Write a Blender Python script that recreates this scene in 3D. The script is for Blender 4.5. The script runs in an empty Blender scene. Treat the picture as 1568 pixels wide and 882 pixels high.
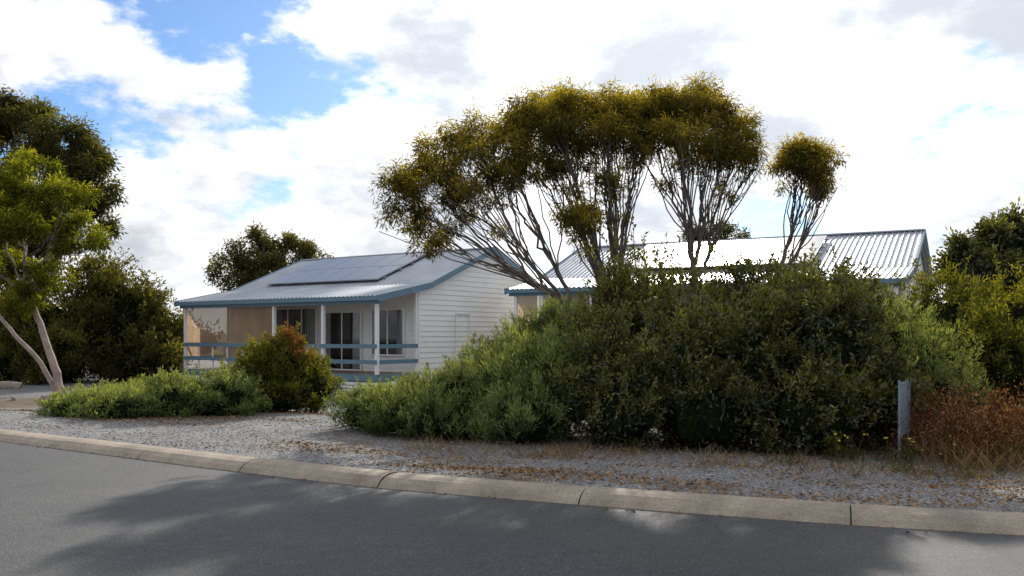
import bpy, math
import numpy as np
from mathutils import Vector
D=bpy.data; scene=bpy.context.scene; coll=scene.collection
R=np.random.default_rng(7)

# ------------------------------------------------------------------ mesh accumulator
class Acc:
    def __init__(s): s.v=[];s.f=[];s.m=[];s.t=[];s.n=0
    def add(s,v,f,mat=0,tone=0.5):
        v=np.asarray(v,float).reshape(-1,3); f=np.asarray(f,int).reshape(-1,4)
        s.v.append(v); s.f.append(f+s.n); s.m.append(np.full(len(f),mat))
        s.t.append(np.full(len(v),tone) if np.isscalar(tone) else np.asarray(tone,float)); s.n+=len(v)
    def box(s,a,b,mat=0,tone=.5):
        x0,y0,z0=a;x1,y1,z1=b
        v=[(x0,y0,z0),(x1,y0,z0),(x1,y1,z0),(x0,y1,z0),(x0,y0,z1),(x1,y0,z1),(x1,y1,z1),(x0,y1,z1)]
        f=[(0,3,2,1),(4,5,6,7),(0,1,5,4),(1,2,6,5),(2,3,7,6),(3,0,4,7)]
        s.add(v,f,mat,tone)
    def hexa(s,v,mat=0,tone=.5):
        s.add(v,[(0,3,2,1),(4,5,6,7),(0,1,5,4),(1,2,6,5),(2,3,7,6),(3,0,4,7)],mat,tone)
    def tube(s,pts,rad,sides=6,mat=0,tone=.5):
        pts=np.asarray(pts,float);n=len(pts);rad=np.asarray(rad,float)*np.ones(n)
        tg=np.gradient(pts,axis=0);tg/=np.linalg.norm(tg,axis=1)[:,None]+1e-9
        ref=np.array([0.31,0.93,0.17]); a=np.cross(tg,ref);a/=np.linalg.norm(a,axis=1)[:,None]+1e-9
        b=np.cross(tg,a)
        th=np.arange(sides)*2*math.pi/sides
        v=pts[:,None,:]+rad[:,None,None]*(np.cos(th)[None,:,None]*a[:,None,:]+np.sin(th)[None,:,None]*b[:,None,:])
        i=np.arange(n-1)[:,None]*sides; j=np.arange(sides)[None,:]; k=(j+1)%sides
        f=np.stack([i+j,i+k,i+sides+k,i+sides+j],-1).reshape(-1,4)
        s.add(v.reshape(-1,3),f,mat,tone)
    def build(s,name,mats,smooth=False,parent=None,at=None,rz=None):
        v=np.concatenate(s.v).astype(np.float32);f=np.concatenate(s.f).astype(np.int32)
        m=np.concatenate(s.m).astype(np.int32);t=np.concatenate(s.t).astype(np.float32)
        me=D.meshes.new(name); me.vertices.add(len(v)); me.vertices.foreach_set("co",v.ravel())
        me.loops.add(len(f)*4); me.loops.foreach_set("vertex_index",f.ravel())
        me.polygons.add(len(f)); me.polygons.foreach_set("loop_start",np.arange(len(f),dtype=np.int32)*4)
        me.polygons.foreach_set("loop_total",np.full(len(f),4,np.int32))
        me.polygons.foreach_set("material_index",m)
        me.polygons.foreach_set("use_smooth",np.full(len(f),smooth))
        a=me.attributes.new("tone",'FLOAT','POINT'); a.data.foreach_set("value",t)
        for x in mats: me.materials.append(x)
        me.update(calc_edges=True)
        o=D.objects.new(name,me); coll.objects.link(o)
        if at is not None: o.location=at
        if rz is not None: o.rotation_euler[2]=rz
        if parent: o.parent=parent
        return o

# ------------------------------------------------------------------ materials
def newmat(name):
    m=D.materials.new(name); m.use_nodes=True; nt=m.node_tree; nt.nodes.clear()
    out=nt.nodes.new("ShaderNodeOutputMaterial"); return m,nt,out
def ramp(nt,src,stops):
    r=nt.nodes.new("ShaderNodeValToRGB"); e=r.color_ramp.elements
    while len(e)<len(stops): e.new(.5)
    for el,(p,c) in zip(e,stops): el.position=p; el.color=(*c,1)
    nt.links.new(src,r.inputs[0]); return r.outputs[0]
def noise(nt,scale,detail=4,rough=.55,coord=None,dim='3D'):
    n=nt.nodes.new("ShaderNodeTexNoise"); n.inputs['Scale'].default_value=scale
    n.inputs['Detail'].default_value=detail; n.inputs['Roughness'].default_value=rough
    if coord: nt.links.new(coord,n.inputs['Vector'])
    return n.outputs['Fac']
def objc(nt):
    return nt.nodes.new("ShaderNodeTexCoord").outputs['Object']
def mix(nt,f,a,b,mode='MIX'):
    m=nt.nodes.new("ShaderNodeMix"); m.data_type='RGBA'; m.blend_type=mode
    for s,i in((f,0),(a,6),(b,7)):
        if hasattr(s,'is_linked') or hasattr(s,'links'): nt.links.new(s,m.inputs[i])
        elif i==0: m.inputs[0].default_value=s
        else: m.inputs[i].default_value=(*s,1)
    return m.outputs[2]
def mth(nt,op,a,b=None,c=None,clamp=False):
    m=nt.nodes.new("ShaderNodeMath"); m.operation=op; m.use_clamp=clamp
    for i,s in enumerate((a,b,c)):
        if s is None: continue
        if hasattr(s,'links'): nt.links.new(s,m.inputs[i])
        else: m.inputs[i].default_value=s
    return m.outputs[0]
def surf(name,c1,c2,scale=3,rough=.7,metal=0,bump=0,bscale=40,spec=.5,detail=5):
    m,nt,out=newmat(name); co=objc(nt)
    p=nt.nodes.new("ShaderNodeBsdfPrincipled")
    col=ramp(nt,noise(nt,scale,detail,.6,co),[(.3,c1),(.7,c2)])
    nt.links.new(col,p.inputs['Base Color']); p.inputs['Roughness'].default_value=rough
    p.inputs['Metallic'].default_value=metal; p.inputs['Specular IOR Level'].default_value=spec
    if bump:
        b=nt.nodes.new("ShaderNodeBump"); b.inputs['Strength'].default_value=bump; b.inputs['Distance'].default_value=.02
        nt.links.new(noise(nt,bscale,6,.6,co),b.inputs['Height']); nt.links.new(b.outputs[0],p.inputs['Normal'])
    nt.links.new(p.outputs[0],out.inputs[0]); return m
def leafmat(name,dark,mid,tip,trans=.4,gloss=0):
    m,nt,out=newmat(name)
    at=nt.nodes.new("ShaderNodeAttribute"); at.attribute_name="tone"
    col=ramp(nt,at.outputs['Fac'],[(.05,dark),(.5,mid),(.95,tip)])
    d=nt.nodes.new("ShaderNodeBsdfDiffuse"); nt.links.new(col,d.inputs[0])
    t=nt.nodes.new("ShaderNodeBsdfTranslucent")
    warm=mix(nt,1.0,col,(1.7,1.5,.45),'MULTIPLY'); nt.links.new(warm,t.inputs[0])
    mx=nt.nodes.new("ShaderNodeMixShader"); mx.inputs[0].default_value=trans
    nt.links.new(d.outputs[0],mx.inputs[1]); nt.links.new(t.outputs[0],mx.inputs[2])
    last=mx
    if gloss:
        g=nt.nodes.new("ShaderNodeBsdfGlossy"); g.inputs['Roughness'].default_value=.35; g.inputs[0].default_value=(.95,.95,.9,1)
        m2=nt.nodes.new("ShaderNodeMixShader"); m2.inputs[0].default_value=gloss
        nt.links.new(mx.outputs[0],m2.inputs[1]); nt.links.new(g.outputs[0],m2.inputs[2]); last=m2
    nt.links.new(last.outputs[0],out.inputs[0]); return m
m,nt,out=newmat("shaded_shrub_interior"); M_core=m  # near-black filler inside foliage; shade between leaves is put into its colour
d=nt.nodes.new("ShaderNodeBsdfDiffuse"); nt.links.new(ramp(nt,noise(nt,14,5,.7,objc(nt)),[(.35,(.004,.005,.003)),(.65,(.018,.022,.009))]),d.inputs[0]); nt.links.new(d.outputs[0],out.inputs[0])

L_mallee=leafmat("mallee_leaf",(.034,.030,.014),(.125,.108,.030),(.42,.35,.05),.5)
L_gum=leafmat("gum_leaf",(.026,.027,.015),(.078,.080,.032),(.18,.175,.055),.4)
L_bright=leafmat("young_gum_leaf",(.035,.043,.01),(.115,.14,.022),(.32,.33,.045),.48)
L_dark=leafmat("dark_shrub_leaf",(.013,.017,.007),(.044,.053,.016),(.20,.205,.042),.38,.035)
L_feather=leafmat("feathery_shrub_leaf",(.028,.044,.023),(.100,.138,.060),(.28,.33,.125),.36)
L_yellow=leafmat("wattle_leaf",(.022,.027,.010),(.075,.088,.022),(.22,.215,.04),.4)
L_red=leafmat("red_tip_leaf",(.06,.055,.018),(.15,.085,.035),(.27,.11,.05),.32)
L_dry=leafmat("dry_grass_blade",(.08,.05,.028),(.21,.135,.078),(.40,.30,.18),.2)
L_rust=leafmat("dead_shrub_twig",(.05,.026,.016),(.15,.07,.038),(.29,.16,.09),.2)
L_litter=leafmat("litter_leaf",(.10,.06,.032),(.25,.15,.075),(.44,.28,.14),.0)
M_flower=surf("yellow_petal",(.7,.5,.03),(.8,.6,.05),rough=.6)
M_bark=surf("bark_dark",(.05,.042,.038),(.16,.135,.12),9,.85,bump=.5,bscale=30)
M_barkp=surf("bark_pale",(.20,.15,.12),(.42,.34,.29),5,.8,bump=.4,bscale=25)
M_white=surf("white_weatherboard",(.77,.76,.73),(.85,.84,.81),1.3,.5,bump=.05)
M_trim=surf("white_trim",(.78,.77,.75),(.83,.82,.81),2,.4)
M_blue=surf("slate_blue_paint",(.10,.185,.25),(.13,.225,.295),3,.4)
M_roof=surf("zincalume_roof",(.29,.32,.36),(.42,.45,.49),.8,.42,.6,bump=.02)
M_panelframe=surf("aluminium_frame",(.35,.36,.38),(.5,.51,.53),4,.35,.9)
M_deck=surf("deck_timber",(.16,.11,.08),(.28,.2,.15),6,.7)
M_dark=surf("painted_room_shade",(.012,.012,.014),(.03,.03,.03),2,.9)
M_curtain=surf("curtain_fabric",(.35,.35,.34),(.5,.5,.48),4,.9)
M_log=surf("weathered_log",(.20,.16,.13),(.38,.33,.28),6,.9,bump=.4)
M_galv=surf("galvanised_steel",(.14,.19,.24),(.26,.32,.38),6,.5,.4)
M_stone=surf("gravel_stone",(.10,.10,.105),(.38,.375,.365),25,.9)

m,nt,out=newmat("solar_glass"); M_solar=m
co=objc(nt); p=nt.nodes.new("ShaderNodeBsdfPrincipled")
nt.links.new(ramp(nt,noise(nt,1.5,3,.5,co),[(.3,(.04,.052,.075)),(.7,(.06,.075,.105))]),p.inputs['Base Color'])
p.inputs['Roughness'].default_value=.28; p.inputs['IOR'].default_value=2.6
nt.links.new(p.outputs[0],out.inputs[0])
m,nt,out=newmat("window_glass"); M_glass=m
g=nt.nodes.new("ShaderNodeBsdfGlossy"); g.inputs['Roughness'].default_value=.03
tr=nt.nodes.new("ShaderNodeBsdfTransparent"); tr.inputs[0].default_value=(.75,.8,.82,1)
fr=nt.nodes.new("ShaderNodeFresnel"); fr.inputs[0].default_value=1.6
mx=nt.nodes.new("ShaderNodeMixShader"); nt.links.new(fr.outputs[0],mx.inputs[0])
nt.links.new(tr.outputs[0],mx.inputs[1]); nt.links.new(g.outputs[0],mx.inputs[2]); nt.links.new(mx.outputs[0],out.inputs[0])
m,nt,out=newmat("tan_shade_cloth"); M_cloth=m
co=objc(nt)
col=ramp(nt,noise(nt,1.2,4,.5,co),[(.3,(.45,.30,.19)),(.7,(.60,.43,.29))])
d=nt.nodes.new("ShaderNodeBsdfDiffuse"); nt.links.new(col,d.inputs[0])
t=nt.nodes.new("ShaderNodeBsdfTranslucent"); nt.links.new(col,t.inputs[0])
tp=nt.nodes.new("ShaderNodeBsdfTransparent")
a=nt.nodes.new("ShaderNodeMixShader"); a.inputs[0].default_value=.5
nt.links.new(d.outputs[0],a.inputs[1]); nt.links.new(t.outputs[0],a.inputs[2])
b=nt.nodes.new("ShaderNodeMixShader"); b.inputs[0].default_value=.15
nt.links.new(a.outputs[0],b.inputs[1]); nt.links.new(tp.outputs[0],b.inputs[2]); nt.links.new(b.outputs[0],out.inputs[0])
# asphalt
m,nt,out=newmat("asphalt"); M_road=m
co=objc(nt); p=nt.nodes.new("ShaderNodeBsdfPrincipled")
c1=ramp(nt,noise(nt,60,5,.75,co),[(.34,(.022,.023,.026)),(.56,(.060,.061,.065)),(.72,(.20,.20,.20))])
c2=ramp(nt,noise(nt,.4,8,.65,co),[(.32,(.76,.76,.78)),(.5,(1,1,1)),(.68,(1.3,1.28,1.24))])
c3=ramp(nt,noise(nt,7,5,.6,co),[(.35,(.88,.88,.88)),(.65,(1.12,1.12,1.12))])
nt.links.new(mix(nt,1.0,mix(nt,1.0,c1,c2,'MULTIPLY'),c3,'MULTIPLY'),p.inputs['Base Color']); p.inputs['Roughness'].default_value=.68; p.inputs['Specular IOR Level'].default_value=.42
bp=nt.nodes.new("ShaderNodeBump"); bp.inputs['Strength'].default_value=.9; bp.inputs['Distance'].default_value=.014
nt.links.new(noise(nt,60,5,.75,co),bp.inputs['Height']); nt.links.new(bp.outputs[0],p.inputs['Normal'])
nt.links.new(p.outputs[0],out.inputs[0])
# concrete kerb
m,nt,out=newmat("kerb_concrete"); M_kerb=m
co=objc(nt); p=nt.nodes.new("ShaderNodeBsdfPrincipled")
c1=ramp(nt,noise(nt,2.2,8,.7,co),[(.3,(.20,.165,.125)),(.5,(.32,.265,.205)),(.7,(.44,.37,.285))])
c2=ramp(nt,noise(nt,60,4,.7,co),[(.3,(.6,.6,.6)),(.7,(1.2,1.2,1.2))])
nt.links.new(mix(nt,1.0,c1,c2,'MULTIPLY'),p.inputs['Base Color']); p.inputs['Roughness'].default_value=.85
bp=nt.nodes.new("ShaderNodeBump"); bp.inputs['Strength'].default_value=.5; bp.inputs['Distance'].default_value=.01
nt.links.new(noise(nt,50,4,.7,co),bp.inputs['Height']); nt.links.new(bp.outputs[0],p.inputs['Normal'])
nt.links.new(p.outputs[0],out.inputs[0])
# ground
m,nt,out=newmat("gravel_ground"); M_ground=m
co=objc(nt); p=nt.nodes.new("ShaderNodeBsdfPrincipled")
v=nt.nodes.new("ShaderNodeTexVoronoi"); v.inputs['Scale'].default_value=50; nt.links.new(co,v.inputs['Vector'])
bw=nt.nodes.new("ShaderNodeRGBToBW"); nt.links.new(v.outputs['Color'],bw.inputs[0])
g1=ramp(nt,bw.outputs[0],[(.15,(.088,.090,.094)),(.5,(.195,.197,.202)),(.85,(.37,.37,.37))])
g2=ramp(nt,noise(nt,.9,7,.65,co),[(.35,(.72,.71,.70)),(.68,(1.2,1.19,1.18))])
grav=mix(nt,1.0,g1,g2,'MULTIPLY')
soil=ramp(nt,noise(nt,22,6,.75,co),[(.3,(.06,.045,.034)),(.52,(.155,.115,.08)),(.75,(.34,.245,.165))])
at=nt.nodes.new("ShaderNodeAttribute"); at.attribute_name="tone"
s1=mth(nt,'ADD',at.outputs['Fac'],mth(nt,'MULTIPLY',mth(nt,'SUBTRACT',noise(nt,1.6,8,.7,co),.5),2.2))
s2=nt.nodes.new("ShaderNodeMapRange"); s2.inputs[1].default_value=.45; s2.inputs[2].default_value=.85; nt.links.new(s1,s2.inputs[0])
nt.links.new(mix(nt,s2.outputs[0],grav,soil),p.inputs['Base Color']); p.inputs['Roughness'].default_value=.95; p.inputs['Specular IOR Level'].default_value=.2
bp=nt.nodes.new("ShaderNodeBump"); bp.inputs['Strength'].default_value=.8; bp.inputs['Distance'].default_value=.015
nt.links.new(v.outputs['Distance'],bp.inputs['Height']); nt.links.new(bp.outputs[0],p.inputs['Normal'])
nt.links.new(p.outputs[0],out.inputs[0])

# ------------------------------------------------------------------ terrain
_kx=np.array([-300,-60,-20,-14,-8.37,-3.07,-1.27,.79,3.06,4.4,8,14,30,300.])
_ky=np.array([215,50,22.8,18.6,14.45,10.95,9.85,8.93,8.02,7.6,6.75,5.8,4.0,-20.])
_d=np.linspace(-300,300,12001); _dy=np.interp(_d,_kx,_ky)
_k=np.hanning(41);_k/=_k.sum(); _pad=np.pad(_dy,20,mode='edge'); _sm=np.convolve(_pad,_k,'valid'); _sm[:25]=_dy[:25];_sm[-25:]=_dy[-25:]
def Yk(x): return np.interp(x,_d,_sm)
def sst(t): t=np.clip(t,0,1); return t*t*(3-2*t)
def gz(x,y):
    x=np.asarray(x,float);y=np.asarray(y,float); off=y-Yk(x)
    z=.10-.38*sst((y-16)/9)*sst((1.5-x)/4)
    z=z+.02*np.sin(x*1.3+.5*y)*sst(off/2)+.015*np.sin(2.1*y-x*.7)*sst(off/2)
    z=z+sst((y-60)/200)*2.0*sst((y-60)/100)
    return np.where(off<-.02,-.07,z)
xs=np.unique(np.concatenate([np.linspace(-300,-30,40),np.linspace(-30,20,201),np.linspace(20,300,40)]))
offs=np.concatenate([[-400,-100,-40,-12,-1,-.15,-.02],[0.0],np.linspace(.15,3,16),np.linspace(3.3,30,60),[35,42,50,65,90,130,200,320,520]])
X,O=np.meshgrid(xs,offs,indexing='ij'); Y=Yk(X)+O; Z=gz(X,Y+1e-4)
def patch(x,y,cx,cy,rx,ry): return np.exp(-(((x-cx)/rx)**2+((y-cy)/ry)**2))
soil=np.zeros_like(X)+.10
soil+=patch(X,Y,-12,25,5,4)*.9+patch(X,Y,2,13.5,5.5,2.0)*.9+patch(X,Y,8,13,5,4.0)*.9+patch(X,Y,-6,18,3.5,2)*.5
soil+=np.exp(-((O-.3)/.3)**2)*.14*(X>-4)
soil+=sst((O-15)/8)*.5
n0,n1=X.shape; I=np.arange(n0-1)[:,None]*n1+np.arange(n1-1)[None,:]
F=np.stack([I,I+n1,I+n1+1,I+1],-1).reshape(-1,4)
A=Acc(); A.add(np.stack([X,Y,Z],-1).reshape(-1,3),F,0,np.clip(soil,0,1).ravel()); A.build("ground",[M_ground],True)
xs2=np.unique(np.concatenate([np.linspace(-250,-30,30),np.linspace(-30,30,121),np.linspace(30,250,30)]))
def norm2(x):
    s=(Yk(x+.2)-Yk(x-.2))/.4; n=np.stack([-s,np.ones_like(s)],-1); return n/np.linalg.norm(n,axis=-1)[...,None]
def strip(xs,prof):
    P=np.stack([xs,Yk(xs)],-1);N=norm2(xs);rows=[]
    for o,z in prof: rows.append(np.concatenate([P+N*o,np.full((len(xs),1),z)],1))
    v=np.stack(rows,1); a,b=v.shape[:2]; I=np.arange(a-1)[:,None]*b+np.arange(b-1)[None,:]
    return v.reshape(-1,3),np.stack([I,I+b,I+b+1,I+1],-1).reshape(-1,4)
A=Acc(); v,f=strip(xs2,[(-8.3,0),(-6,.02),(-4,.03),(-2,.02),(-.30,0)]); A.add(v,f); A.build("asphalt_road",[M_road],True)
def kerb(name,sign,base):
    A=Acc()
    joints=[-8.37,-6.4,-4.75,-3.07,-1.27,.79,3.06,5.3]
    js=[-60+2.0*i for i in range(26)]; js=[j for j in js if j<-8.9]+joints+[5.3+2.2*i for i in range(1,12)]
    for a,b in zip(js[:-1],js[1:]):
        xx=np.linspace(a+.006,b-.006,7); dz=R.normal()*.004
        if sign>0: pr=[(.03,-.1),(.03,.112+dz),(.0,.125+dz),(-.16,.122+dz),(-.25,.105+dz),(-.33,.06+dz),(-.385,.006),(-.40,-.1)]
        else: pr=[(base+o,z) for o,z in [(-.0,-.1),(0,.006),(-.06,.06),(-.15,.11),(-.35,.12),(-.38,-.1)]]
        v,f=strip(xx,pr); A.add(v,f)
    A.build(name,[M_kerb])
kerb("concrete_kerb",1,0); kerb("concrete_kerb",-1,-8.2)

def onground(n,x0,x1,o0,o1):
    x=R.uniform(x0,x1,n); o=R.uniform(o0,o1,n); y=Yk(x)+o; return np.stack([x,y,gz(x,y)],-1)
cube=np.array([(-1,-1,-.6),(1,-1,-.6),(1,1,-.6),(-1,1,-.6),(-.7,-.7,.6),(.7,-.7,.6),(.7,.7,.6),(-.7,.7,.6)],float)
A=Acc()
P=onground(12000,-9,9,.05,6)
s=R.uniform(.006,.016,len(P))[:,None,None]
th=R.uniform(0,6.28,len(P)); c,sn=np.cos(th),np.sin(th)
cv=cube[None]*s*R.uniform(.6,1.3,(len(P),8,1)); cv=np.stack([cv[...,0]*c[:,None]-cv[...,1]*sn[:,None],cv[...,0]*sn[:,None]+cv[...,1]*c[:,None],cv[...,2]],-1)+P[:,None,:]
ff=np.array([(4,5,6,7),(0,1,5,4),(1,2,6,5),(2,3,7,6),(3,0,4,7)])[None]+np.arange(len(P))[:,None,None]*8
A.add(cv.reshape(-1,3),ff.reshape(-1,4)); A.build("gravel_stones",[M_stone])

def quadleaf(A,pos,dirs,L,W,mat,tone,rng=R,broad=.45):
    n=len(pos); dirs=dirs/(np.linalg.norm(dirs,axis=1)[:,None]+1e-9)
    sd=np.cross(dirs,rng.normal(size=(n,3))); sd/=np.linalg.norm(sd,axis=1)[:,None]+1e-9
    ln=(L*rng.uniform(.6,1.35,n))[:,None]; w=(W*rng.uniform(.7,1.3,n))[:,None]*.5
    v=np.stack([pos,pos+dirs*ln*broad+sd*w,pos+dirs*ln,pos+dirs*ln*broad-sd*w],1)
    f=np.arange(n*4).reshape(-1,4); A.add(v.reshape(-1,3),f,mat,np.repeat(np.clip(tone,0,1),4))
A=Acc()
pc=np.concatenate([onground(20,-5,9,.1,.8),onground(50,-11,-4,2,7),onground(20,0,9,.8,2.6),onground(12,-3.5,1,.3,1.6)])
for q in pc:
    n=int(R.integers(20,240)); x=q[0]+R.normal(0,.45,n); y=q[1]+R.normal(0,.14,n)-.38*(x-q[0])
    ok=(y-Yk(x))>.05; x=x[ok];y=y[ok]
    P=np.stack([x,y,gz(x,y)+.012],-1); d=R.normal(size=(len(P),3)); d[:,2]*=.25
    quadleaf(A,P,d,.05,.018,0,R.uniform(.1,1,len(P)))
P=onground(1500,-10,9,-.1,7); P[:,2]+=.03; d=R.normal(size=(len(P),3)); d[:,2]*=.2; quadleaf(A,P,d,.05,.016,0,R.uniform(0,1,len(P)))
P=onground(160,-8,7,-.6,-.37); P[:,2]=.012; d=R.normal(size=(len(P),3)); d[:,2]*=.1; quadleaf(A,P,d,.045,.014,0,R.uniform(0,.6,len(P)))
A.build("leaf_litter",[L_litter])

# ------------------------------------------------------------------ foliage tools
def sphere_dirs(n,up=0.0):
    d=R.normal(size=(n,3)); d[:,2]+=up; return d/np.linalg.norm(d,axis=1)[:,None]
def expand(blobs,k,f,up=.3,r=.75):
    out=[]
    for b in blobs:
        c=np.array(b[:3]);rr=np.array(b[3:6]); d=sphere_dirs(k,up)
        for di in d:
            q=c+di*rr*r*R.uniform(.75,1.15); s=f*R.uniform(.7,1.3)
            out.append((*q,*(rr*s)))
    return out
def foliage(A,blobs,nleaf,L,W,mat=1,up=.0,per=28,crad=.12,shell=.5,upb=.3,tone0=.42,tup=.3,droop=0,zmin=None,cst=1.0):
    B=np.array(blobs); area=(B[:,3]*B[:,4]+B[:,3]*B[:,5]+B[:,4]*B[:,5]); w=area/area.sum()
    nc=max(1,nleaf//per); idx=R.choice(len(B),nc,p=w)
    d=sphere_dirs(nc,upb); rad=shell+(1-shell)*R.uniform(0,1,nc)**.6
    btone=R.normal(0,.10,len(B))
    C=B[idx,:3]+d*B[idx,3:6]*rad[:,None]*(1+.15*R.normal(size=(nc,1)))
    tc=tone0+tup*d[:,2]*rad+btone[idx]+R.normal(0,.09,nc)  # paler upward: new growth, plus lit tops and shaded undersides painted into tone
    off=R.normal(size=(nc,per,3)); off/=np.linalg.norm(off,axis=2)[...,None]; off*=R.uniform(.1,1,(nc,per,1))
    sc=crad*R.uniform(.7,1.4,(nc,1,1)); o=off*sc; o[...,2]*=cst
    pos=(C[:,None,:]+o).reshape(-1,3)
    dr=off*.8+R.normal(size=off.shape)*.5+d[:,None,:]*.35; dr[...,2]+=up-droop; dr=dr.reshape(-1,3)
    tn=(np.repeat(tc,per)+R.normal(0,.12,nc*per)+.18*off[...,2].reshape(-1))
    if zmin is not None:
        ok=pos[:,2]>gz(pos[:,0],pos[:,1])+zmin; pos=pos[ok];dr=dr[ok];tn=tn[ok]
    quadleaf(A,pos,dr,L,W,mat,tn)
    return C
_g=np.linspace(-1,1,7)
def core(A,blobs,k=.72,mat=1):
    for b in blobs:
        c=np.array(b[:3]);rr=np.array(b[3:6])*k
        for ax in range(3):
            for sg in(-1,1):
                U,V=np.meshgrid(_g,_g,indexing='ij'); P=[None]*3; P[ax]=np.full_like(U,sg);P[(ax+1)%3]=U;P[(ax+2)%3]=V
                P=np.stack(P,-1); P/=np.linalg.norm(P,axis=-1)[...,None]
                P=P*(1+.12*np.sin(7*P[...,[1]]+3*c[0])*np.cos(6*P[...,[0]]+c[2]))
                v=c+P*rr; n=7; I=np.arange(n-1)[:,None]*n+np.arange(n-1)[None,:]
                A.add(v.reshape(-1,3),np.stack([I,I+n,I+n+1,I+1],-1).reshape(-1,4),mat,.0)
def bez(p0,p1,p2,n=9,jit=0.0):
    t=np.linspace(0,1,n)[:,None]; p=(1-t)**2*np.array(p0)+2*t*(1-t)*np.array(p1)+t*t*np.array(p2)
    if jit: 
        j=R.normal(size=p.shape)*jit; j[0]=0; p=p+j
    return p
def limbs(A,root,blobs,r0,r1,sub=9,lift=.35,jit=.03,mat=0,subr=.012,down=.5):
    root=np.array(root,float)
    for b in blobs:
        c=np.array(b[:3]);rr=np.array(b[3:6]); end=c-np.array([0,0,rr[2]*down])+R.normal(size=3)*.1*rr
        dv=end-root; mid=root+dv*np.array([.55,.55,.55-lift*.5]) + R.normal(size=3)*.06*np.linalg.norm(dv)
        pts=bez(root,mid,end,12,jit); A.tube(pts,np.linspace(r0,r1,12)*R.uniform(.7,1.15),6,mat)
        for k in range(sub):
            i=int(R.integers(5,12)); p0=pts[i]; d=sphere_dirs(1,.6)[0]; tgt=c+d*rr*R.uniform(.5,.95)
            m=(p0+tgt)/2+np.array([0,0,-.08])+R.normal(size=3)*.08
            q=bez(p0,m,tgt,7,jit*.5); A.tube(q,np.linspace(subr*1.6,subr*.45,7),4,mat)

# ------------------------------------------------------------------ central mallee tree
def mallee(name,stems,nleaf,tufts_n=0):
    A=Acc(); allb=[]; small=[]
    for base,fork,blobs in stems:
        p=bez(base,(base[0]*.6+fork[0]*.4,base[1],(base[2]+fork[2])*.55),fork,9,.02)
        A.tube(p,np.linspace(.10,.06,9),8,0)
        bs=sorted(blobs,key=lambda b:b[0])
        for i in range(0,len(bs),2):
            grp=bs[i:i+2]; g=np.mean([b[:3] for b in grp],axis=0); f=np.array(fork)
            s=f+(g-f)*np.array([.42,.42,.36])+R.normal(size=3)*.1
            q=bez(f,(f+s)/2+R.normal(size=3)*.08,s,8,.015); A.tube(q,np.linspace(.045,.030,8),7,0)
            limbs(A,s,grp,.027,.010,12,.10,.028,0,.0065,.4)
            for b in grp:
                for k in range(4):
                    st=q[int(R.integers(3,8))]; e=np.array(b[:3])+R.normal(size=3)*np.array(b[3:6])*.6; e[2]=min(e[2],b[2]+b[5]*.5)
                    qq=bez(st,(st+e)/2+R.normal(size=3)*.15,e,9,.022); A.tube(qq,np.linspace(.016,.006,9),5,0)
                    if R.uniform()<tufts_n:
                        pt=qq[int(R.integers(5,8))]+R.normal(size=3)*.15; rr=R.uniform(.10,.2); small.append((*pt,rr,rr,rr*.8))
        allb+=blobs
    sub=expand(allb,11,.38,.35,.92)
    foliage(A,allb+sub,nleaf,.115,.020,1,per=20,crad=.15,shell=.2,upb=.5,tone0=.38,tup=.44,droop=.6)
    if small: foliage(A,small,len(small)*150,.11,.020,1,per=20,crad=.14,shell=.2,upb=.2,tone0=.4,tup=.2,droop=.6)
    A.build(name,[M_bark,L_mallee])
LB=[(-2.0,16.6,4.15,.5,.6,.55),(-1.65,17.4,4.7,.58,.7,.45),(-1.1,16,4.85,.62,.6,.42),(-1.55,17,3.65,.48,.6,.42),(-.95,17.2,4.2,.55,.6,.42),
    (-.5,16.6,5.15,.68,.6,.45),(-.15,16.6,4.6,.5,.6,.33),(.0,17.8,5.6,.75,.7,.45)]
LB2=[(.5,17,5.65,.75,.7,.5),(.95,16.4,5.6,.65,.6,.48),(1.0,18,6.1,.8,.7,.45),(.5,17.6,5.0,.55,.6,.33),(1.2,16,3.75,.42,.4,.32),(1.15,16.8,5.0,.4,.5,.3)]
LB3=[(1.85,17,5.75,.68,.7,.5),(2.15,18.4,6.15,.75,.7,.5),(1.7,16.2,5.25,.5,.5,.33),(1.75,16.5,4.45,.28,.4,.2),(2.35,16.8,5.6,.55,.5,.45),(2.5,17.2,5.2,.35,.4,.3)]
RB=[(2.75,17.4,5.9,.62,.6,.48),(3.2,16.8,5.8,.65,.6,.5),(3.6,18,6.25,.75,.7,.45),(3.95,16.6,5.45,.64,.6,.48),(4.4,17.4,5.45,.52,.6,.55),(3.1,16.2,5.2,.58,.5,.35),(3.8,17.6,5.1,.6,.5,.33),(4.5,16.8,4.95,.3,.4,.3)]
mallee("mallee_tree",[((2.0,16.4,0),(1.25,16.5,2.0),LB),((2.1,16.5,0),(1.75,16.6,2.1),LB2),((2.2,16.6,0),(2.0,16.7,2.3),LB3),((2.6,16.7,0),(3.45,16.8,2.7),RB)],100000,.35)
mallee("mallee_tree",[((4.6,17.2,.05),(5.2,17.2,2.9),[(5.5,17.2,4.95,.42,.4,.34),(5.9,17.0,4.9,.42,.4,.33),(5.7,17.2,5.1,.4,.4,.22),(6.05,17.3,4.5,.2,.3,.2)])],11500,.15)

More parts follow.
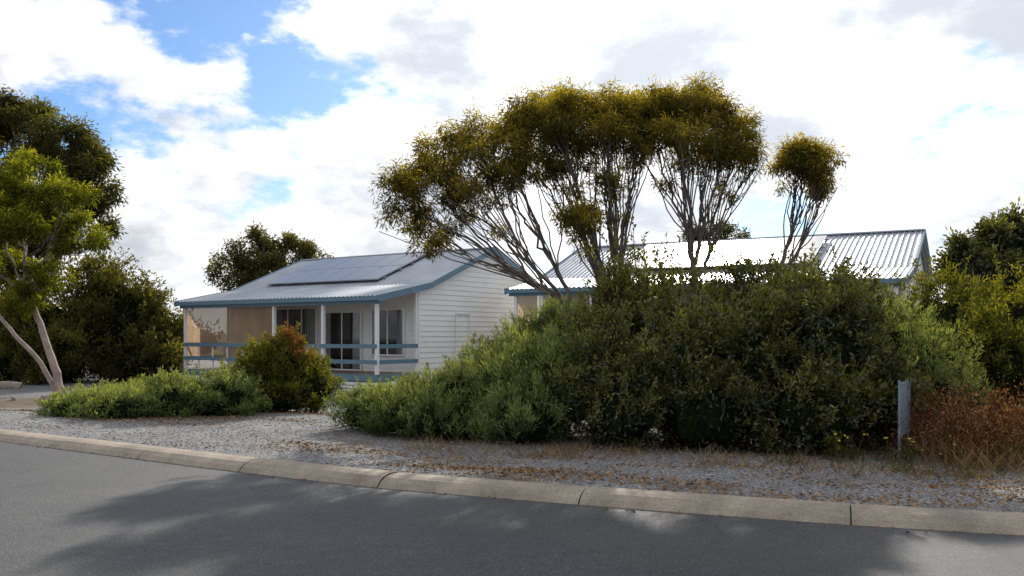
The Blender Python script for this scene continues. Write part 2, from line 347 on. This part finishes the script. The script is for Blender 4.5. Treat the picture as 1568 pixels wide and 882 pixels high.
# ------------------------------------------------------------------ shrubs
def shrub(name,blobs,mat,nleaf,L=.06,W=.022,k=8,f=.38,up=.25,per=24,crad=.13,tone0=.42,tup=.3,corek=.72,cst=1.0,stems=True,upb=.35,shell=.45,sprigs=0,sl=.35):
    A=Acc()
    blobs=[(x,y,z+float(gz(x,y)),a,b,c) for x,y,z,a,b,c in blobs]
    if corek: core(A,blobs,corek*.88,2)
    sub=expand(blobs,k,f,.35,.86)
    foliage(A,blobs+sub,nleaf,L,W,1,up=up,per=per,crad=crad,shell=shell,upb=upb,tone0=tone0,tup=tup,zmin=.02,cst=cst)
    B=np.array(blobs)
    for i in range(sprigs):
        b=B[R.integers(len(B))]; d=sphere_dirs(1,1.0)[0]; p0=b[:3]+d*b[3:6]*.9; ln=sl*R.uniform(.5,1.4)
        dd=d*.5+np.array([0,0,.8])+R.normal(size=3)*.25; p1=p0+dd/np.linalg.norm(dd)*ln
        q=bez(p0,(p0+p1)/2+R.normal(size=3)*.03,p1,6); A.tube(q,np.linspace(.006,.002,6),4,0)
        m_=26; t=R.uniform(0.1,1,m_); pp=p0+(p1-p0)*t[:,None]; ld=R.normal(size=(m_,3))*.7+dd*.6
        quadleaf(A,pp,ld,L*1.1,W*1.1,1,R.normal(tone0+.28,.14,m_))
    if stems:
        for b in blobs:
            for i in range(5):
                g=np.array([b[0]+R.normal()*.15*b[3],b[1]+R.normal()*.15*b[4],float(gz(b[0],b[1]))-.05])
                d=sphere_dirs(1,.8)[0]; t=np.array(b[:3])+d*np.array(b[3:6])*.95
                A.tube(bez(g,(g+t)/2+R.normal(size=3)*.1,t,6,.02),np.linspace(.03,.006,6),5,0)
    A.build(name,[M_bark,mat,M_core])
shrub("coastal_shrub",[(1.3,13.0,.8,.8,1.1,.95),(1.5,12.2,.45,.7,.7,.6),(1.8,13.9,1.35,.75,.9,1.05)],L_dark,42000,.06,.024,14,.30,tone0=.38,tup=.44,crad=.11,sprigs=150,sl=.34)
shrub("coastal_shrub",[(2.45,12.7,.9,.95,1.1,1.05),(2.75,13.8,1.2,1.0,1.2,1.15),(2.6,11.9,.45,.8,.6,.6),(3.35,12.6,.95,.8,1.0,1.05)],L_dark,52000,.065,.026,14,.30,tone0=.34,tup=.48,crad=.12,sprigs=190,sl=.32)
shrub("coastal_shrub",[(4.25,12.6,1.15,.95,1.3,1.38),(4.75,13.4,1.2,.85,1.1,1.25),(3.95,11.6,.5,.85,.7,.65),(5.0,12.2,.6,.55,.7,.7),(3.8,13.6,1.35,.8,.9,1.1)],L_dark,56000,.07,.028,14,.30,tone0=.36,tup=.46,crad=.12,sprigs=190,sl=.34)
shrub("sprig_shrub",[(2.0,14.2,2.0,.5,.5,.75),(2.6,14.4,2.05,.5,.5,.5),(1.5,14.0,1.6,.45,.5,.6),(3.6,14.6,2.0,.4,.4,.45)],L_yellow,7000,.07,.026,7,.4,tone0=.40,corek=0,crad=.12,sprigs=90,sl=.6)
shrub("coastal_rosemary",[(-2.3,14.6,.25,.7,.7,.38),(-1.6,14.0,.3,.8,.8,.45),(-.8,13.6,.45,.8,.9,.62),(.0,13.4,.6,.8,1.0,.8),(.6,13.2,.6,.7,1.0,.85),(-.4,14.6,.7,.7,.7,.68),(.25,14.6,.95,.75,.8,.8),(.9,14.4,1.2,.6,.8,.8),(-1.1,13.2,.25,.6,.5,.35),(.2,12.5,.3,.7,.5,.45)],
      L_feather,108000,.08,.014,18,.24,up=1.0,per=30,crad=.09,tone0=.42,tup=.50,cst=1.7,sprigs=340,sl=.24)
shrub("green_shrub",[(.35,12.9,.55,.5,.5,.65)],leafmat("bright_shrub_leaf",(.02,.05,.012),(.06,.12,.02),(.12,.2,.04),.35),12000,.045,.014,14,.25,up=.5,crad=.07)
shrub("grey_green_shrub",[(5.9,13.6,.95,.75,.9,1.05),(6.6,13.9,.75,.7,.8,.85),(5.5,14.4,1.2,.6,.8,1.0),(6.2,12.9,.5,.6,.5,.6)],L_feather,42000,.07,.013,14,.28,up=.8,per=28,crad=.09,tone0=.40,cst=1.4,sprigs=80,sl=.25)
shrub("wattle_shrub",[(8.6,18,1.2,1.2,1.3,1.6),(10.2,17.5,1.2,1.3,1.3,1.6),(12,17,1.2,1.4,1.3,1.7),(8.4,15.6,.8,1.0,1,1.1),(9.9,15,.8,1.1,1,1.2),(7.6,18.6,1.1,.9,1,1.5)],L_yellow,54000,.09,.03,14,.31,up=.4,tone0=.34,tup=.42,crad=.14,sprigs=160,sl=.45)
shrub("bottlebrush_shrub",[(-4.95,18.6,.6,.8,.8,.8),(-4.3,18.8,.5,.6,.8,.62),(-5.6,18.6,.5,.55,.6,.6),(-4.75,18.5,1.15,.42,.5,.42),(-4.9,18.1,.25,.9,.6,.35)],L_yellow,36000,.075,.022,12,.34,up=.4,tone0=.42,tup=.42,crad=.10,sprigs=110,sl=.36)
shrub("bottlebrush_new_growth",[(-4.7,18.45,1.5,.38,.35,.2),(-4.35,18.4,1.15,.25,.3,.2)],L_red,1700,.07,.02,8,.4,up=.6,corek=0,stems=False,crad=.09,tone0=.42,sprigs=10,sl=.22)
shrub("groundcover_plant",[(-8.3,17.3,.12,1.0,.9,.32),(-7.3,16.8,.15,1.0,.9,.36),(-6.3,16.9,.25,.9,.8,.5),(-5.5,16.9,.25,.8,.8,.5),(-7.9,18.5,.15,1.2,.9,.4),(-8.8,19.0,.15,1.0,.8,.35)],L_feather,54000,.07,.018,16,.25,up=.5,tone0=.50,tup=.38,crad=.09,sprigs=90,sl=.22)
shrub("low_shrub",[(-10.2,24,.2,.8,.6,.45),(-9.2,24.2,.2,.7,.6,.45)],L_gum,8000,.09,.03,8,.35)
shrub("dark_shrub",[(-16.5,36.5,2.2,2.2,1.8,2.9),(-18.6,35.5,1.6,2.0,1.6,2.4),(-14.9,37.5,1.5,1.2,1.5,1.9),(-15.4,36,.9,1.3,1.2,1.2),(-17.6,34.5,1.0,1.5,1.2,1.4),(-13.9,35.6,.7,.6,.6,.9)],L_gum,62000,.17,.06,16,.28,tone0=.40,tup=.4,crad=.24,sprigs=80,sl=.7)
shrub("dark_shrub",[(-21.5,38,1.5,2.5,2,2.6),(-25,40,1.6,3,2,2.8),(-29,42,1.5,3,2,2.6)],L_gum,18000,.22,.08,12,.3,tone0=.3,crad=.3)

# ------------------------------------------------------------------ gum trees
def gum(name,base,trunkpts,r,blobs,leaf,bark,nleaf,L,W,crad,k=9,tone0=.4,f=.38,sub=9,lr=.06,droop=.3,ck=0):
    A=Acc(); P=np.array(trunkpts,float); n=len(P); t=np.linspace(0,n-1,n*5); Q=np.stack([np.interp(t,np.arange(n),P[:,i]) for i in range(3)],-1)
    Q[1:-1]=(Q[:-2]+Q[1:-1]*2+Q[2:])/4; Q[1:-1]+=R.normal(size=Q[1:-1].shape)*r*.12
    rad=np.linspace(r,r*.5,len(Q)); rad[0]*=1.5; A.tube(Q,rad,10,0)
    limbs(A,Q[-1],blobs[::2],lr,lr*.4,sub,.2,r*.2,0,lr*.2,.3); limbs(A,Q[-4],blobs[1::2],lr,lr*.4,sub,.2,r*.2,0,lr*.2,.3)
    if ck: core(A,blobs,ck,2)
    foliage(A,expand(blobs,k,f,.3,.84),nleaf,L,W,1,per=24,crad=crad,shell=.3,upb=.3,tone0=tone0,tup=.36,droop=droop)
    A.build(name,[bark,leaf,M_core],False)
gum("gum_tree",None,[(-12.6,25,-.35),(-12.9,25,.8),(-13.4,25.1,2.05),(-13.8,25.2,3.5)],.13,
    [(-13.6,25,6.0,.9,.9,.75),(-12.7,24.8,5.3,.85,.9,.75),(-12.1,25.1,4.4,.7,.8,.75),(-14.6,25,5.4,1,1,.9),(-13.4,24.6,4.6,1,.9,.7),(-14.9,24.8,4.0,1,.9,.7),(-13.9,25.4,3.2,.8,.8,.5),(-12.9,25,3.3,.45,.5,.4),(-13.6,24.7,2.6,.35,.4,.4)],
    L_bright,M_barkp,40000,.14,.032,.2,tone0=.38,lr=.05,f=.32,k=12,droop=.5)
gum("gum_tree",None,[(-12.7,25.1,-.35),(-13.3,25.0,.9),(-14.2,24.9,1.9),(-15.0,24.9,3.2)],.08,[(-15.4,24.9,4.5,.9,.8,.7),(-16.0,25,3.7,.8,.8,.7)],L_bright,M_barkp,8000,.12,.03,.18,lr=.04)
gum("gum_tree",None,[(-18.5,31,-.35),(-18.3,31,2),(-18,31,4.5)],.3,
    [(-18.6,31,9.0,1.4,1.4,1.2),(-17.0,30.8,8.7,1.3,1.3,1.1),(-15.6,30.8,7.9,1.3,1.2,1.2),(-14.7,31,6.6,1.0,1.1,1.3),(-16.5,31,7.0,1.4,1.4,1.2),(-20,31,8,1.6,1.5,1.4),(-18,30.5,6,1.6,1.4,1.2),(-15.2,31.2,5.4,1.0,1.1,.9),(-20.5,30.5,5.5,1.6,1.5,1.3),(-17,30.6,4.6,1.4,1.2,.9)],
    L_gum,M_bark,82000,.19,.05,.28,k=14,tone0=.42,lr=.1,f=.31,droop=.5)
gum("gum_tree",None,[(-15.5,55,-.3),(-15.3,55,3),(-15,55,5)],.3,
    [(-17.2,55,5.2,1.4,1.4,1.3),(-15.6,55,6.9,1.5,1.4,1.2),(-14,55,6.6,1.4,1.4,1.1),(-12.3,55,6.4,1.0,1.2,.9),(-13,55,5,1.5,1.4,1.2),(-15.6,54.6,5,1.5,1.4,1.3)],
    L_gum,M_bark,24000,.24,.075,.38,k=10,tone0=.42,lr=.1,f=.36)
gum("gum_tree",None,[(13.2,60,0),(13.3,60,4),(13.3,60,6.3)],.25,
    [(12.2,60,8.6,1.0,1,.7),(14.6,60,8.5,1.3,1,.7),(13.3,60,7.8,1,1,.6)],L_gum,M_bark,6000,.26,.07,.38,k=8,tone0=.36,lr=.1)
gum("pine_tree",None,[(26,46,0),(26,46,3)],.4,
    [(23.6,46,5.4,1.3,2,1.3),(25.2,46,6.1,1.5,2,1.4),(27,46,6.6,1.7,2,1.5),(29.5,46,7.0,2.2,2,1.7),(32.5,46,7.4,2.4,2,1.9),(24.8,45,3.8,2.2,2,1.8),(28,45,4.2,2.6,2,2.2),(31.5,45,4.2,2.8,2,2.4),(23.2,44.5,3.0,1.4,1.5,1.6)],
    L_dark,M_bark,54000,.28,.11,.4,k=12,tone0=.38,lr=.12,f=.36,droop=0,ck=.7)
A=Acc(); bl=[]
for x in np.arange(-120,130,4.5):
    y=82+R.uniform(-6,10); h=R.uniform(1.6,3.0); bl.append((x+R.normal(),y,float(gz(x,y))+h*.6,R.uniform(2.5,4),2.5,h))
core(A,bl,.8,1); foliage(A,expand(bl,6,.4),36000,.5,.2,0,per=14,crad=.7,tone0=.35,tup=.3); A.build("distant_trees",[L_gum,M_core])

# ------------------------------------------------------------------ dry grass, weeds and flowers
def tufts(name,P,nb,h,mats,spread=.12,w=.012,lean=.35,t0=.5):
    A=Acc(); n=len(P); pos=np.repeat(P,nb,axis=0)+np.concatenate([R.normal(0,spread,(n*nb,2)),np.zeros((n*nb,1))],1)
    d=R.normal(size=(n*nb,3))*lean; d[:,2]=1; quadleaf(A,pos,d,h,w,0,t0+R.normal(0,.22,n*nb),broad=.3); 
    return A.build(name,mats)
P=onground(330,5.0,9.5,2.7,5.2); P=P[(P[:,0]-5.0)*1.2+3.3>0]
tufts("dry_grass",P,18,.36,[L_dry],.18,.010,.9)
A=Acc()
for i in range(150):
    x=R.uniform(5.1,9.0); y=Yk(x)+R.uniform(2.9,5.6); b=np.array([x,y,float(gz(x,y))]); hh=R.uniform(.5,1.1)
    for j in range(7):
        e=b+np.array([R.normal()*.32,R.normal()*.25,hh*R.uniform(.3,1.0)]); q=bez(b,(b+e)/2+R.normal(size=3)*.09,e,6,.02)
        A.tube(q,np.linspace(.006,.002,6),4,0,R.uniform(.1,.9))
        pp=q[R.integers(2,6,34)]+R.normal(size=(34,3))*.06; quadleaf(A,pp,R.normal(size=(34,3))+[0,0,.3],.045,.014,0,R.uniform(0,1,34))
A.build("dead_shrub",[L_rust])
P=onground(150,-1.5,9,1.9,3.0); tufts("dry_grass",P,14,.16,[L_dry],.10,.008,.9)
P=onground(14,3.2,7,2.2,3.0); tufts("green_weeds",P,16,.2,[L_gum],.10,.014,.7)
P=onground(110,5.2,9,2.6,5.2); tufts("green_weeds",P,22,.4,[L_gum],.14,.014,.6)
A=Acc()
for i in range(20):
    x=R.uniform(3.9,5.3); y=10.75-.25*(x-4.5)+R.uniform(-.2,.3); z=float(gz(x,y)); e=np.array([x+R.normal()*.05,y,z+R.uniform(.12,.35)])
    A.tube(bez((x,y,z),(x,y,z+.1),e,4),.004,4,0); 
    dd=R.normal(size=(7,3)); dd[:,2]=abs(dd[:,2])*.6; quadleaf(A,np.repeat(e[None],7,0),dd,.024,.015,1,np.full(7,.5))
    quadleaf(A,np.array([x,y,z])+R.normal(size=(30,3))*[.08,.08,.06]+[0,0,.1],R.normal(size=(30,3))+[0,0,.8],.06,.014,0,R.uniform(.1,.6,30))
A.build("yellow_daisies",[L_gum,M_flower])

# ------------------------------------------------------------------ sign panel + log
A=Acc(); 
A.box((-.02,-.012,0),(.02,.012,.95),0); A.box((.62,-.012,0),(.66,.012,.95),0)
A.box((-.06,-.02,.30),(.70,-.014,.92),0); A.box((-.065,-.026,.90),(.705,-.008,.925),0); A.box((-.065,-.026,.295),(.705,-.008,.32),0)
A.box((-.075,-.024,.29),(-.062,-.006,.93),0)
o=A.build("metal_sign",[M_galv]); o.location=(4.80,11.0,.08); o.rotation_euler=(0,math.radians(0),math.radians(57)); o.scale=(1,1,1.05)
A=Acc(); q=bez((-18.2,27,0),(-17,27.2,.02),(-15.2,27.6,0),10,.02); q[:,2]+=.05; A.tube(q,np.linspace(.16,.12,10),8); A.build("fallen_log",[M_log],True)
A=Acc()
for i in range(9):
    x=R.uniform(-14.5,-11.4); y=R.uniform(25.5,27.5); s=R.uniform(.08,.18); z=float(gz(x,y))
    bx=cube*s*R.uniform(.6,1.2,(8,3))+[x,y,z+.3*s]; A.hexa(bx)
A.build("garden_rocks",[M_log])

# ------------------------------------------------------------------ houses
def house(origin,ang,L,base,E,ground_rel,blinds,openings,panels,posts):
    root=D.objects.new("weatherboard_house",None); coll.objects.link(root); root.location=(origin[0],origin[1],base); root.rotation_euler[2]=ang
    V=[0,2.55,6.54,10.9]; H=[E,E+.50,E+2.08,E+.42]
    def rz(v): return np.interp(v,V,H)
    WV0,WV1=2.17,10.55; fl=.62
    A=Acc(); n=int((L+.5)/.19*6); u=np.linspace(-.25,L+.25,n); ph=(u/.19)%1; w=np.where(ph<.4,.032*sst(ph/.1)*sst((.4-ph)/.1),0)
    for a,b,ha,hb in((V[0]-.12,V[1],H[0]-.023,H[1]),(V[1],V[2],H[1]+.006,H[2]),(V[3],V[2],H[3],H[2])):
        v=np.concatenate([np.stack([u,np.full(n,a),ha+w],-1),np.stack([u,np.full(n,b),hb+w],-1)])
        i=np.arange(n-1); A.add(v,np.stack([i,i+1,i+1+n,i+n],-1),0)
    A.box((-.26,6.42,H[2]-.005),(L+.26,6.66,H[2]+.045),0)
    A.build("roof",[M_roof],False,root)
    A=Acc()
    A.hexa([(-.2,0,H[0]-.10),(L+.2,0,H[0]-.10),(L+.2,2.5,H[1]-.10),(-.2,2.5,H[1]-.10),(-.2,0,H[0]-.07),(L+.2,0,H[0]-.07),(L+.2,2.5,H[1]-.07),(-.2,2.5,H[1]-.07)])
    A.build("verandah_ceiling",[M_trim],False,root)
    A=Acc(); A.box((-.27,-.20,H[0]-.17),(L+.27,-.13,H[0]-.035)); A.box((-.2,-.02,H[0]-.28),(L+.2,.05,H[0]-.12))
    A.box((-.27,10.92,H[3]-.15),(L+.27,11.0,H[3]-.02))
    for uu in(-.30,L+.26):
        for a,b in((0,1),(1,2),(2,3)):
            va,vb,ha,hb=V[a],V[b],H[a],H[b]
            if a==0: va-=.2;ha-=.04
            A.hexa([(uu,va,ha-.17),(uu+.04,va,ha-.17),(uu+.04,vb,hb-.17),(uu,vb,hb-.17),(uu,va,ha+.05),(uu+.04,va,ha+.05),(uu+.04,vb,hb+.05),(uu,vb,hb+.05)])
    A.build("fascia_and_barge_boards",[M_blue],False,root)
    A=Acc(); bh=.19; z=fl-.62
    while z<H[2]-.1:
        z1=min(z+bh,H[2]-.09)
        def ext(zz):
            zz=zz+.09
            a=WV0; b=WV1
            if zz>H[1]: a=max(WV0,V[1]+(zz-H[1])/(H[2]-H[1])*(V[2]-V[1]))
            elif zz>rz(WV0): a=WV0+(zz-rz(WV0))/(H[1]-rz(WV0))*(V[1]-WV0) if H[1]>rz(WV0) else WV0
            if zz>rz(WV1): b=min(WV1,V[3]-(zz-H[3])/(H[2]-H[3])*(V[3]-V[2]))
            return a,b
        a0,b0=ext(z);a1,b1=ext(z1)
        if b1-a1<.02: a1=b1=(a1+b1)/2
        for uu,sg in((L,1),(0,-1)):
            o=.03*sg; 
            A.add([(uu+o,a0,z),(uu+o,b0,z),(uu+.004*sg,b1,z1),(uu+.004*sg,a1,z1),(uu,a0,z),(uu,b0,z)],[(0,1,2,3),(4,5,1,0)])
        if z1<=rz(WV0)+.05:
            for vv,sg in((WV0,-1),(WV1,1)):
                o=.03*sg
                A.add([(0,vv+o,z),(L,vv+o,z),(L,vv+.004*sg,z1),(0,vv+.004*sg,z1),(0,vv,z),(L,vv,z)],[(0,1,2,3),(4,5,1,0)])
        z=z1
    A.build("weatherboard_walls",[M_white],False,root)
    A=Acc()
    for uu in(0,L):
        s=1 if uu else -1
        A.box((min(uu-.05*s,uu+.035*s),WV0-.035,0),(max(uu-.05*s,uu+.035*s),WV0+.07,rz(WV0)-.12))
        A.box((min(uu-.05*s,uu+.035*s),WV1-.07,0),(max(uu-.05*s,uu+.035*s),WV1+.035,rz(WV1)-.12))
    A.build("corner_boards",[M_trim],False,root)
    A=Acc(); A.box((0.02,.02,fl-.06),(L-.02,WV0-.04,fl),1)
    A.box((-.03,-.03,fl-.22),(L+.03,.015,fl+.004),0); A.box((L-.015,.016,fl-.22),(L+.03,WV0-.04,fl+.004),0); A.box((-.03,.016,fl-.22),(.015,WV0-.04,fl+.004),0)
    z=fl-.26
    while z>-.1:
        A.box((0,-.005,z-.10),(L,.015,z),2); A.box((L-.015,.02,z-.10),(L+.005,WV0-.04,z),2); z-=.125
    A.build("verandah_deck",[M_blue,M_deck,M_trim],False,root)
    A=Acc(); B=Acc()
    for i,pu in enumerate(posts):
        A.box((pu-.055,-.0+.02,fl+.006),(pu+.055,.13,H[0]-.13))
    A.box((L-.09,WV0-.14,fl+.006),(L+.01,WV0-.045,rz(WV0)-.14)) 
    for z in (fl+.95,fl+.42):
        B.box((posts[0],-.022,z-.07),(posts[-1]+.05,.018,z+.07)); B.box((L-.0,.14,z-.07),(L+.03,WV0-.05,z+.07)); B.box((-.03,.14,z-.07),(.0,WV0-.05,z+.07))
    for pu in np.arange(posts[0]+.85,posts[2],.85): A.box((pu-.025,.02,fl+.006),(pu+.025,.06,fl+.86))
    A.build("verandah_posts",[M_trim],False,root); B.build("verandah_rails",[M_blue],False,root)
    A=Acc()
    for a,b in blinds:
        for z0,z1 in((fl+1.03,H[0]-.2),(fl+.50,fl+.87)):
            n=30; u=np.linspace(a,b,n); y=.145+.010*np.sin(u*9)+.006*np.sin(u*23)
            v=np.concatenate([np.stack([u,y,np.full(n,z0)],-1),np.stack([u,y,np.full(n,z1)],-1)]); i=np.arange(n-1)
            A.add(v,np.stack([i,i+1,i+1+n,i+n],-1))
    A.build("shade_blinds",[M_cloth],False,root)
    A=Acc(); G=Acc(); C=Acc(); K=Acc()
    for a,b,z0,z1,nm in openings:
        v=WV0-.035
        K.box((a,v-.012,z0),(b,v,z1))  # dark box on the wall face; the unlit room's shade is its colour
        t=.055
        A.box((a-t,v-.08,z0-t),(b+t,v-.002,z0)); A.box((a-t,v-.08,z1),(b+t,v-.002,z1+t)); A.box((a-t,v-.08,z0),(a,v-.002,z1)); A.box((b,v-.08,z0),(b+t,v-.002,z1))
        for i in range(1,nm):
            m_=a+(b-a)*i/nm; A.box((m_-.025,v-.07,z0),(m_+.025,v-.045,z1))
        G.add([(a,v-.055,z0),(b,v-.055,z0),(b,v-.055,z1),(a,v-.055,z1)],[(0,1,2,3)])
        for (ca,cb) in((a,a+(b-a)*.17),(b-(b-a)*.22,b)):
            n=24;u=np.linspace(ca,cb,n); y=v-.026+.008*np.sin(u*60); w_=np.concatenate([np.stack([u,y,np.full(n,z0)],-1),np.stack([u,y,np.full(n,z1)],-1)]); i=np.arange(n-1)
            C.add(w_,np.stack([i,i+1,i+1+n,i+n],-1))
    A.build("window_frames",[M_trim],False,root); G.build("window_glass",[M_glass],False,root); C.build("curtains",[M_curtain],False,root); K.build("window_dark_backing",[M_dark],False,root)
    A=Acc(); A.box((L+.034,4.3,fl-.1),(L+.06,4.36,fl+2.1)); A.box((L+.034,4.3,fl+2.1),(L+.07,5.2,fl+2.15)); A.box((L+.034,5.14,fl-.1),(L+.06,5.2,fl+2.1))
    A.build("side_door_trim",[M_trim],False,root)
    pu0,cols,pv0,rows=panels; sl=(H[2]-H[1])/(V[2]-V[1]); c=1/math.hypot(1,sl)
    A=Acc()
    def sp(u,v,h): return (u,v-h*sl*c,H[1]+(v-V[1])*sl+h*c)
    for r in range(rows):
        for k in range(cols):
            a=pu0+k*1.02; b=a+1.0; v0=pv0+r*1.56; v1=v0+1.53; h0,h1=.10,.14
            A.hexa([sp(a,v0,h0),sp(b,v0,h0),sp(b,v1,h0),sp(a,v1,h0),sp(a,v0,h1),sp(b,v0,h1),sp(b,v1,h1),sp(a,v1,h1)],0)
            e=.03; A.add([sp(a+e,v0+e,h1+.004),sp(b-e,v0+e,h1+.004),sp(b-e,v1-e,h1+.004),sp(a+e,v1-e,h1+.004)],[(0,1,2,3)],1)
    for v in(pv0+.3,pv0+1.2,pv0+1.9,pv0+2.8):
        a,b=pu0-.1,pu0+cols*1.02+.1
        A.hexa([sp(a,v,.04),sp(b,v,.04),sp(b,v+.05,.04),sp(a,v+.05,.04),sp(a,v,.095),sp(b,v,.095),sp(b,v+.05,.095),sp(a,v+.05,.095)],0)
    A.build("solar_panels",[M_panelframe,M_solar],False,root)
    return root
house((-13.0,35.1),math.radians(-33.4),10.18,-.32,3.27,0,[(.06,2.6),(2.62,5.1)],
      [(2.9,5.2,1.45,2.95,3),(5.65,7.5,.68,2.78,2),(8.1,9.55,1.25,2.85,2)],(1.5,6,2.95,2),[.05,5.15,7.64,10.13])
house((.07,33.0),math.radians(-29),13.16,.05,3.30,0,[(.06,.9),(1.4,3.0)],
      [(3.4,5.4,1.35,2.85,3),(6,8,.66,2.75,2),(9,10.8,1.3,2.8,2)],(3.0,7,2.95,2),[.05,1.15,3.1,5.6,8.1,10.6,13.1])

# ------------------------------------------------------------------ sun, sky, camera
EL=math.radians(28); AZ=math.radians(10)
sd=Vector((math.sin(AZ)*math.cos(EL),math.cos(AZ)*math.cos(EL),math.sin(EL)))
l=D.lights.new("sun",'SUN'); l.energy=5.0; l.angle=math.radians(.8); l.color=(1,.94,.84)
so=D.objects.new("sun",l); coll.objects.link(so); so.rotation_euler=(-sd).to_track_quat('-Z','Y').to_euler()
w=D.worlds.new("World"); scene.world=w; w.use_nodes=True; nt=w.node_tree; nt.nodes.clear()
out=nt.nodes.new("ShaderNodeOutputWorld")
sky=nt.nodes.new("ShaderNodeTexSky"); sky.sky_type='NISHITA'; sky.sun_disc=False; sky.sun_elevation=EL; sky.sun_rotation=AZ; sky.air_density=1.0; sky.dust_density=.5; sky.ozone_density=2.5
bg=nt.nodes.new("ShaderNodeBackground"); bg.inputs[1].default_value=.12; nt.links.new(mix(nt,1.0,sky.outputs[0],(.66,.85,1.08),'MULTIPLY'),bg.inputs[0])
tc=nt.nodes.new("ShaderNodeTexCoord").outputs['Generated']
def mapv(loc,sc):
    mp=nt.nodes.new("ShaderNodeMapping"); mp.inputs['Location'].default_value=loc; mp.inputs['Scale'].default_value=sc; nt.links.new(tc,mp.inputs[0]); return mp.outputs[0]
S=(2.6,2.6,5.2); OFF=(5.3,2.2,1.4)
def cl(dz,det=10): return noise(nt,1.9,det,.59,mapv((OFF[0],OFF[1],OFF[2]+dz),S))
n1=cl(0); n2=cl(.20,7)
def lobe(d,r,amp):
    d=Vector(d).normalized(); vm=nt.nodes.new("ShaderNodeVectorMath"); vm.operation='DISTANCE'; nt.links.new(tc,vm.inputs[0]); vm.inputs[1].default_value=d
    mr=nt.nodes.new("ShaderNodeMapRange"); mr.interpolation_type='SMOOTHSTEP'; mr.inputs[1].default_value=0; mr.inputs[2].default_value=r; mr.inputs[3].default_value=amp; mr.inputs[4].default_value=0
    nt.links.new(vm.outputs['Value'],mr.inputs[0]); return mr.outputs[0]
bias=mth(nt,'ADD',lobe((-.33,1,.27),.25,-.165),lobe((.20,1,.28),.42,.13))
bias=mth(nt,'ADD',bias,lobe((.56,1,.20),.20,-.08))
bias=mth(nt,'ADD',bias,lobe((-.30,1,.07),.26,.11))
den=mth(nt,'ADD',n1,bias)
cov=nt.nodes.new("ShaderNodeMapRange"); cov.interpolation_type='SMOOTHSTEP'; cov.inputs[1].default_value=.39; cov.inputs[2].default_value=.49; nt.links.new(den,cov.inputs[0])
den2=mth(nt,'ADD',n2,mth(nt,'MULTIPLY',bias,.5))
sh=nt.nodes.new("ShaderNodeMapRange"); sh.interpolation_type='SMOOTHSTEP'; sh.inputs[1].default_value=.48; sh.inputs[2].default_value=.68; nt.links.new(den2,sh.inputs[0])
glow=lobe(sd,.9,.5)
ccol=mix(nt,sh.outputs[0],(.99,.99,1.0),(.54,.57,.62))
cst=mth(nt,'ADD',1.05,glow)
bgc=nt.nodes.new("ShaderNodeBackground"); nt.links.new(ccol,bgc.inputs[0]); nt.links.new(cst,bgc.inputs[1])
mx=nt.nodes.new("ShaderNodeMixShader"); nt.links.new(mth(nt,'MULTIPLY',cov.outputs[0],.97),mx.inputs[0])
nt.links.new(bg.outputs[0],mx.inputs[1]); nt.links.new(bgc.outputs[0],mx.inputs[2]); nt.links.new(mx.outputs[0],out.inputs[0])

cam=D.cameras.new("camera"); co=D.objects.new("camera",cam); coll.objects.link(co); scene.camera=co
co.location=(0,0,1.65); co.rotation_euler=(math.radians(90),0,0)
cam.sensor_width=36; cam.lens=31.2; cam.shift_y=.0453; cam.clip_end=2000; cam.clip_start=.1
scene.view_settings.view_transform='Standard'; scene.view_settings.look='None'; scene.view_settings.exposure=0
